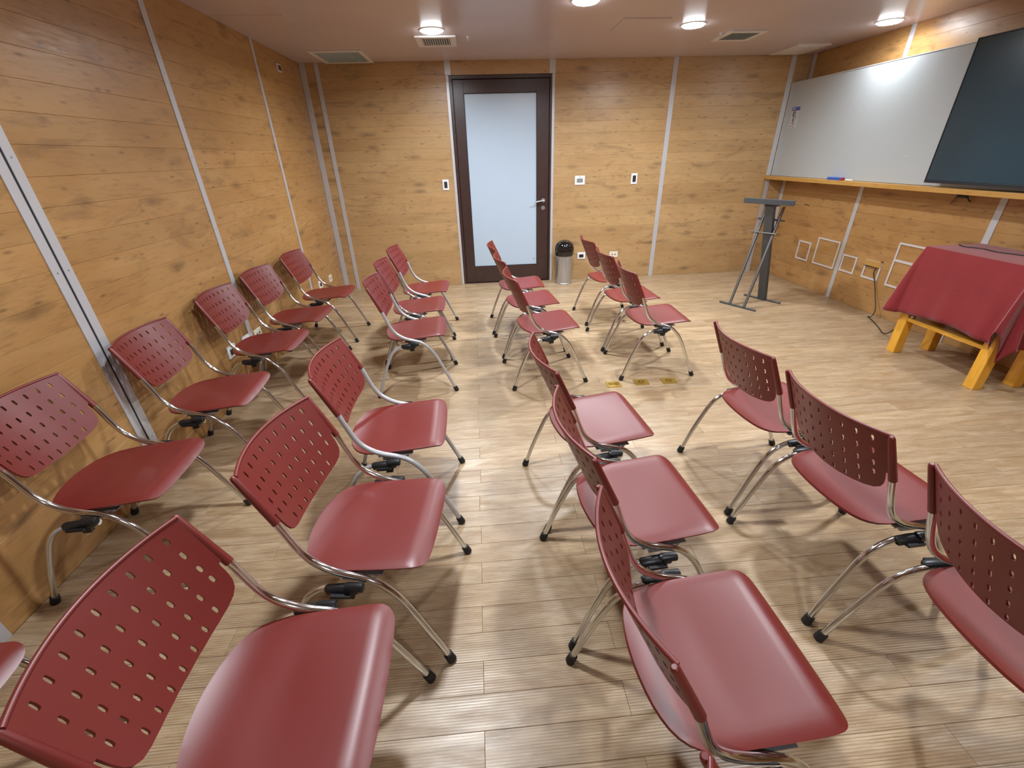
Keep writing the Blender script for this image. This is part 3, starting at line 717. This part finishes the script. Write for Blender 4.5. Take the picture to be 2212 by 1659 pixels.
# small things on the low shelf corner
b = B(); lathe(b, [(.004, 0), (.011, .004), (.013, .012), (.009, .021), (.003, .023)], c=(3.425, 3.055, .3115), seg=16)
tag(obj('small_ball', b, M['white_plastic'], None, 50), 'tiny white ball resting on the low shelf by the far leg', 'ball')
def cloth():
    tx0, tx1, ty0, ty1, zt = X0-.012, X1+.064, Y0-.034, Y1+.004, .8555
    per = []  # (point, normal, cornerweight, which corner)
    n_s, n_c, rc = 26, 16, .014
    corners = [(tx0, ty1, 90, 180), (tx0, ty0, 180, 270), (tx1, ty0, 270, 360), (tx1, ty1, 0, 90)]
    cc = [(tx0+rc, ty1-rc), (tx0+rc, ty0+rc), (tx1-rc, ty0+rc), (tx1-rc, ty1-rc)]
    for i in range(4):
        a0, a1 = corners[i][2], corners[i][3]
        for k in range(n_c):
            f = k/(n_c-1); a = radians(a0+(a1-a0)*f)
            per.append((Vector((cc[i][0]+rc*cos(a), cc[i][1]+rc*sin(a))), Vector((cos(a), sin(a))), sin(pi*f), i, f))
        p = per[-1][0]; j = (i+1) % 4; a = radians(corners[j][2]); q = Vector((cc[j][0]+rc*cos(a), cc[j][1]+rc*sin(a)))
        for k in range(1, n_s):
            f = k/n_s; dd = min(f, 1-f); per.append((p.lerp(q, f), per[-1][1] if k > 1 else Vector((cos(a), sin(a))), 0, -1-i, f))
    bm = B(); N = len(per); rows = 16; grid = []
    for r in range(rows+1):
        t = r/rows; ring = []
        for (p, n, cw, side, f) in per:
            base_drop = {0: .55, 1: .585, 2: .5, 3: .45}
            if side >= 0:
                drop = {0: .515, 1: .59, 2: .46, 3: .28}[side]
                if side == 1:
                    pk = math.exp(-((f-.22)/.16)**2); vl = math.exp(-((f-.62)/.16)**2); pk2 = math.exp(-((f-.95)/.2)**2)
                    drop = .56-.185*pk+.06*vl-.05*pk2
                out = t*(.030+{0: .080, 1: .110, 2: .04, 3: .03}[side]*cw**1.4)+.010*sin(min(1, t*3)*pi/2)
                if side == 1: out = t*(.028+.125*pk-.010*vl+.05*pk2)+.010*sin(min(1, t*3)*pi/2)
            else:
                s_ = -1-side
                drop_a = {0: .515, 1: .54, 2: .46, 3: .28}
                drop = drop_a[s_]*(1-f)+drop_a[(s_+1) % 4]*f
                if s_ == 0: drop = .505-.022*sin(pi*f)+.006*sin(f*9)
                e = min(f, 1-f)
                dip = -.016*math.exp(-((e-.09)/.05)**2)
                wav = .007*sin(f*17+s_*2)+.004*sin(f*31)
                out = t*(.030+dip+wav)+.010*sin(min(1, t*3)*pi/2)
                if s_ in (2,): out = min(out, .02)
            lim = 1.
            q = p+n*out
            q.x = min(q.x, 3.99)
            ring.append(bm.verts.new((q.x, q.y, zt-drop*t)))
        grid.append(ring)
    for a, c_ in zip(grid, grid[1:]):
        for k in range(N): bm.faces.new((a[k], a[(k+1) % N], c_[(k+1) % N], c_[k]))
    # top: fan-like inner rings, faintly uneven
    prev = grid[0]; ctr = Vector(((tx0+tx1)/2, (ty0+ty1)/2))
    for s_ in (.9, .6, .3):
        ring = []
        for (p, n, *_r) in per:
            q = ctr+(p-ctr)*s_; ring.append(bm.verts.new((q.x, q.y, zt+.001)))
        for k in range(N): bm.faces.new((prev[k], ring[k], ring[(k+1) % N], prev[(k+1) % N]))
        prev = ring
    bm.faces.new(prev)
    bmesh.ops.recalc_face_normals(bm, faces=bm.faces)
    o = obj('tablecloth', bm, M['cloth'], None, 60)
    sd = o.modifiers.new('thick', 'SOLIDIFY'); sd.thickness = .002; sd.offset = 1
    tag(o, 'dark red tablecloth draped over the small pine table', 'tablecloth')
cloth()
b = B()
tube(b, smooth_path([(3.63, 3.125, .8625), (3.60, 3.05, .8625), (3.64, 2.96, .8625), (3.62, 2.84, .8625), (3.66, 2.72, .8625), (3.65, 2.57, .8625), (3.69, 2.42, .8625)], 6), .0042, 8)
tag(obj('table_cable', b, M['cord'], None, 40), 'thin dark cable lying across the red tablecloth', 'cable')

# ------------------------------------------------------------------ chairs
def pin(p, poly):
    x, y = p; c_ = False; n = len(poly); j = n-1
    for i in range(n):
        if (poly[i][1] > y) != (poly[j][1] > y) and x < (poly[j][0]-poly[i][0])*(y-poly[i][1])/(poly[j][1]-poly[i][1])+poly[i][0]: c_ = not c_
        j = i
    return c_
def shell(outline, holes, surf, thick, step):
    """triangulate outline minus holes in 2D, map to a curved surface, give it thickness"""
    pts = []; edges = []
    for lp in [outline]+holes:
        s0 = len(pts); pts += [Vector(p) for p in lp]; n = len(lp)
        edges += [(s0+i, s0+(i+1) % n) for i in range(n)]
    xs = [p[0] for p in outline]; ys = [p[1] for p in outline]
    x = min(xs)+step/2
    while x < max(xs):
        y = min(ys)+step/2
        while y < max(ys):
            if pin((x, y), outline) and all((Vector((x, y))-Vector(((h[0][0]+h[len(h)//2][0])/2, (h[0][1]+h[len(h)//2][1])/2))).length > .016 for h in holes):
                if min((Vector((x, y))-Vector(p)).length for p in outline) > step*.35: pts.append(Vector((x, y)))
            y += step
        x += step
    r = delaunay_2d_cdt(pts, edges, [], 0, 1e-5); V, F = r[0], r[2]
    F = [f for f in F if pin(tuple(sum((V[i] for i in f), Vector((0, 0)))/len(f)), outline)
         and not any(pin(tuple(sum((V[i] for i in f), Vector((0, 0)))/len(f)), h) for h in holes)]
    bm = B(); fr = []; bk = []
    for v in V:
        p = surf(v.x, v.y); e = 1e-4
        n = (surf(v.x+e, v.y)-p).cross(surf(v.x, v.y+e)-p).normalized()
        fr.append(bm.verts.new(p+n*thick/2)); bk.append(bm.verts.new(p-n*thick/2))
    cnt = {}
    for f in F:
        for i in range(len(f)):
            a, c_ = f[i], f[(i+1) % len(f)]; cnt[(a, c_)] = cnt.get((a, c_), 0)+1
        try: bm.faces.new([fr[i] for i in f]); bm.faces.new([bk[i] for i in f][::-1])
        except ValueError: pass
    for (a, c_) in cnt:
        if (c_, a) not in cnt:
            try: bm.faces.new((fr[c_], fr[a], bk[a], bk[c_]))
            except ValueError: pass
    for v in [v for v in bm.verts if not v.link_faces]: bm.verts.remove(v)
    return bm
def resample(poly, d, closed=True):
    out = []; n = len(poly)
    for i in range(n if closed else n-1):
        a, c_ = Vector(poly[i]), Vector(poly[(i+1) % n]); m = max(1, round((c_-a).length/d))
        for k in range(m): out.append(tuple(a.lerp(c_, k/m)))
    return out
# local frame of a chair: x forward, y to the sitter's left, z up
def back_surf(s, z):
    f = -.236+(.806-z)*.431-.058*(1-(s/.22)**2); return Vector((f, s, z))
def make_backrest():
    half = [(.216, .806), (.216, .662), (.202, .656), (.200, .625), (.196, .603), (.188, .586), (.172, .571), (.146, .560), (.111, .552), (.06, .545), (0, .542)]
    out = half+[(-s, z) for s, z in half[-2::-1]]; out = resample(out, .022)
    holes = []
    for row in range(5):
        n = 4 if row < 4 else 3
        for k in range(-n, n+1):
            s = .0430*k; q = (abs(s)/.172)
            zc = [.769+.006*q**2, .715+.011*q**2, .663+.014*q**2, .611+.028*q**2, .560+.035*q**2][row]
            if row == 4 and abs(k) == 4: continue
            hh, ww = .0105, .0048; h = []
            for i in range(10):
                a = 2*pi*i/10; h.append((s+ww*cos(a), zc+(hh-ww)*(1 if sin(a) > 1e-6 else (-1 if sin(a) < -1e-6 else 0))+ww*sin(a)))
            holes.append(h)
    bm = shell(out, holes, back_surf, .0055, .022)
    # rolled top lip and the two tube sleeves, same moulding
    lip = [back_surf(s/20*.218, .806)+Vector((.001, 0, 0)) for s in range(-20, 21)]
    tube(bm, lip, .0055, 10)
    for sg in (-1, 1):
        p0 = Vector((-.244, sg*.2205, .809)); p1 = Vector((-.1690, sg*.2215, .639))
        tube(bm, [p0, p0.lerp(p1, .015), p0.lerp(p1, .05), p0.lerp(p1, .5), p1], [.0045, .0075, .0092, .0108, .0122], 14)
    return mesh_of('backrest', bm, M['red'], 38)
def seat_surf(f, s):
    z = .4200+.0785*(f+.112)
    if f < -.10: z += 2.2*(f+.10)**2
    if f > .182: z -= 10*(f-.182)**2
    z += -.010*(1-min(1, abs(s)/.2)**2)*max(0, 1-abs(f)/.22)
    if abs(s) > .180: z -= 6*(abs(s)-.180)**2
    return Vector((f, s, z))
def make_seat():
    half = [(-.196, 0), (-.192, .06), (-.180, .118), (-.158, .162), (-.122, .192), (-.06, .206), (.08, .209), (.178, .209), (.205, .204), (.224, .190), (.233, .165), (.237, .10), (.238, 0)]
    out = half+[(f, -s) for f, s in half[-2:0:-1]]
    sm = []
    n = len(out)
    for i in range(n):   # one round of smoothing subdivision
        a, c_, d = Vector(out[i-1]), Vector(out[i]), Vector(out[(i+1) % n]); sm += [tuple(a.lerp(c_, .75)), tuple(c_.lerp(d, .25))]
    out = resample(sm, .02)
    bm = shell(out[::-1], [], seat_surf, .0085, .022)
    me = mesh_of('seat', bm, M['red'], 38)
    return me
def sidepath(prof, s_of):
    return smooth_path([(f, s_of(z), z) for f, z in prof], 4)
TA = [(-.1715, .645), (-.163, .621), (-.146, .570), (-.126, .519), (-.100, .480), (-.062, .449), (-.021, .429), (.018, .417), (.060, .402), (.096, .376), (.130, .337), (.157, .293), (.180, .243), (.217, .159), (.252, .078), (.271, .032)]
TB = [(.042, .384), (.00, .386), (-.050, .386), (-.085, .379), (-.116, .363), (-.145, .336), (-.169, .298), (-.192, .247), (-.222, .174), (-.246, .108), (-.271, .032)]
def foot_cap(p, d):
    bm = B(); d = d.normalized(); p = Vector(p)
    e = p+d*((-p.z+.0)/d.z) if d.z else p
    tube(bm, [p-d*.006, p-d*.004, p+d*.006, e-d*.004], [.0125, .0150, .0158, .0168], 12)
    for v in bm.verts: v.co.z = max(v.co.z, 0.)
    return bm
CH = {}
def make_chair(name, label, metal):
    t = thing(name, label, 'chair', (0, 0, 0), 0, 'red slotted-back stacking chairs')
    if 'seat' not in CH: CH['seat'] = make_seat(); CH['back'] = make_backrest()
    obj('seat', CH['seat'], None, t); obj('backrest', CH['back'], None, t)
    mt = M[metal]
    for sg in (-1, 1):
        pa = sidepath(TA, lambda z: sg*(.2215 if z > .42 else .2215+(.42-z)*.026))
        b = B(); tube(b, pa, .0110, 14); a = obj('front_leg_tube', b, mt, t, 50)
        obj('foot_cap', foot_cap(pa[-1], pa[-1]-pa[-3]), M['rubber'], a, 40, 'black rubber foot')
        pb = sidepath(TB, lambda z: sg*(.2360+max(0, (.386-z))*.036))
        b = B(); tube(b, pb, .0108, 14); a = obj('rear_leg_tube', b, mt, t, 50)
        obj('foot_cap', foot_cap(pb[-1], pb[-1]-pb[-3]), M['rubber'], a, 40, 'black rubber foot')
        b = B(); s = sg*.2440
        tube(b, [(-.068, s, .3845), (-.066, s, .3855), (-.02, s, .388), (.026, s, .389), (.030, s, .389)], [.0145, .0168, .0172, .0165, .0150], 14)
        tube(b, [(-.004, s+sg*.004, .401), (-.002, s+sg*.004, .402), (.046, s+sg*.004, .400), (.049, s+sg*.004, .400)], [.0130, .0148, .0148, .0110], 14)
        # ledge and down-pointing lug of the linking clip
        for q0, q1 in (((-.040, s-.011, .368), (.030, .020, .020)), ((-.018, s-.009, .352), (.030, .018, .022))):
            obox(b, q0, (q1[0], 0, 0), (0, q1[1], 0), (.006, 0, q1[2]))
        obox(b, (-.050, s+sg*.012, .378), (.060, 0, 0), (0, sg*.016, 0), (0, 0, .010))
        obj('linking_clip', b, M['black_plastic'], t, 40, 'black plastic linking clip')
    b = B()
    for f, z in ((-.015, .4005), (.075, .4035)):
        tube(b, [(f, -.205, z), (f, .205, z)], .0075, 10)
    for sg in (-1, 1):
        obox(b, (-.050, sg*.178, .404), (.150, 0, .007), (0, sg*.032, 0), (0, 0, .0030))
        obox(b, (-.030, sg*.205, .392), (.075, 0, 0), (0, sg*.010, 0), (0, 0, .016))
    obj('under_seat_frame', b, M['steel_plate'], t)
    return t
CHAIRS = [
 ('A1', -1.5047, 4.2162, -.0274, 'c', 'red slotted chair by the left wall, farthest of its row and nearest the door wall'),
 ('A2', -1.5400, 3.5653, -.0511, 'c', 'red slotted chair by the left wall, second from the door wall'),
 ('A3', -1.5430, 2.9717, .0029, 'c', 'red slotted chair by the left wall, third from the door wall, outlets behind it'),
 ('A4', -1.5236, 2.2328, .0459, 'c', 'red slotted chair with its back against the wide double metal strip'),
 ('A5', -1.5314, 1.5346, .0463, 'c', 'red slotted chair by the left wall, just nearer than the double metal strip'),
 ('A6', -1.4900, .5900, .0, 'c', 'red chair at the lower left edge, only its front seat corner in view'),
 ('B1', -.5728, 4.2380, -.0239, 'g', 'grey-tubed red chair standing left of the door, farthest in its row'),
 ('B2', -.5710, 3.6675, .0126, 'c', 'chrome-tubed red chair between two grey-tubed ones left of the aisle'),
 ('B3', -.5280, 3.0944, .0455, 'g', 'grey-tubed red chair whose whole side arch shows, third from the door wall'),
 ('B4', -.4502, 1.7665, .0184, 'g', 'larger grey-tubed red chair left of the aisle, after the gap'),
 ('B5', -.4377, 1.1595, -.1079, 'c', 'chrome red chair left of the aisle between the grey-tubed and the nearest one'),
 ('B6', -.5317, .6098, -.0036, 'c', 'nearest red chair at the lower left, its slotted back largest in view'),
 ('C1', .3632, 4.2375, .0095, 'c', 'red chair right in front of the door, farthest right of the aisle'),
 ('C2', .4029, 3.6885, .1009, 'c', 'red chair right of the aisle, second from the door'),
 ('C3', .4490, 3.0969, .0918, 'c', 'red chair right of the aisle, third from the door, before the gap'),
 ('C4', .4857, 1.7180, .1000, 'c', 'red chair right of the aisle, just left of the brass floor outlets'),
 ('C5', .5060, 1.1720, .0738, 'c', 'red chair with a pale sheen on its seat, linked to the nearest middle one'),
 ('C6', .5139, .6149, .0291, 'c', 'nearest fully seen red chair in the lower middle with a shiny seat front'),
 ('C7', .5190, .0530, .0200, 'c', 'red chair at the bottom edge, only its backrest corner in view'),
 ('D1', 1.2960, 4.3611, .0542, 'c', 'red chair seen from behind right of the waste bin, farthest right row'),
 ('D2', 1.2930, 3.7038, .0409, 'c', 'red chair seen from behind, middle of the far right trio'),
 ('D3', 1.3055, 3.1290, -.0176, 'c', 'red chair just beyond the brass floor outlets, nearest of the far right trio'),
 ('D4', 1.3810, 1.7246, .0404, 'c', 'red chair seen from behind, farthest of the near right trio'),
 ('D5', 1.3859, 1.1740, .0439, 'c', 'red chair seen from behind, middle of the near right trio'),
 ('D6', 1.3791, .5800, -.0800, 'c', 'red chair cut off by the right edge, backrest seen from behind'),
]
proto = {}
for cid, x, y, a, kind, lab in CHAIRS:
    if kind not in proto:
        ch = make_chair('stacking_chair', lab, 'chrome' if kind == 'c' else 'grey_tube'); ch.location = (x, y, 0); ch.rotation_euler = (0, 0, a); proto[kind] = ch
    else: dup(proto[kind], (x, y, 0), a, lab)
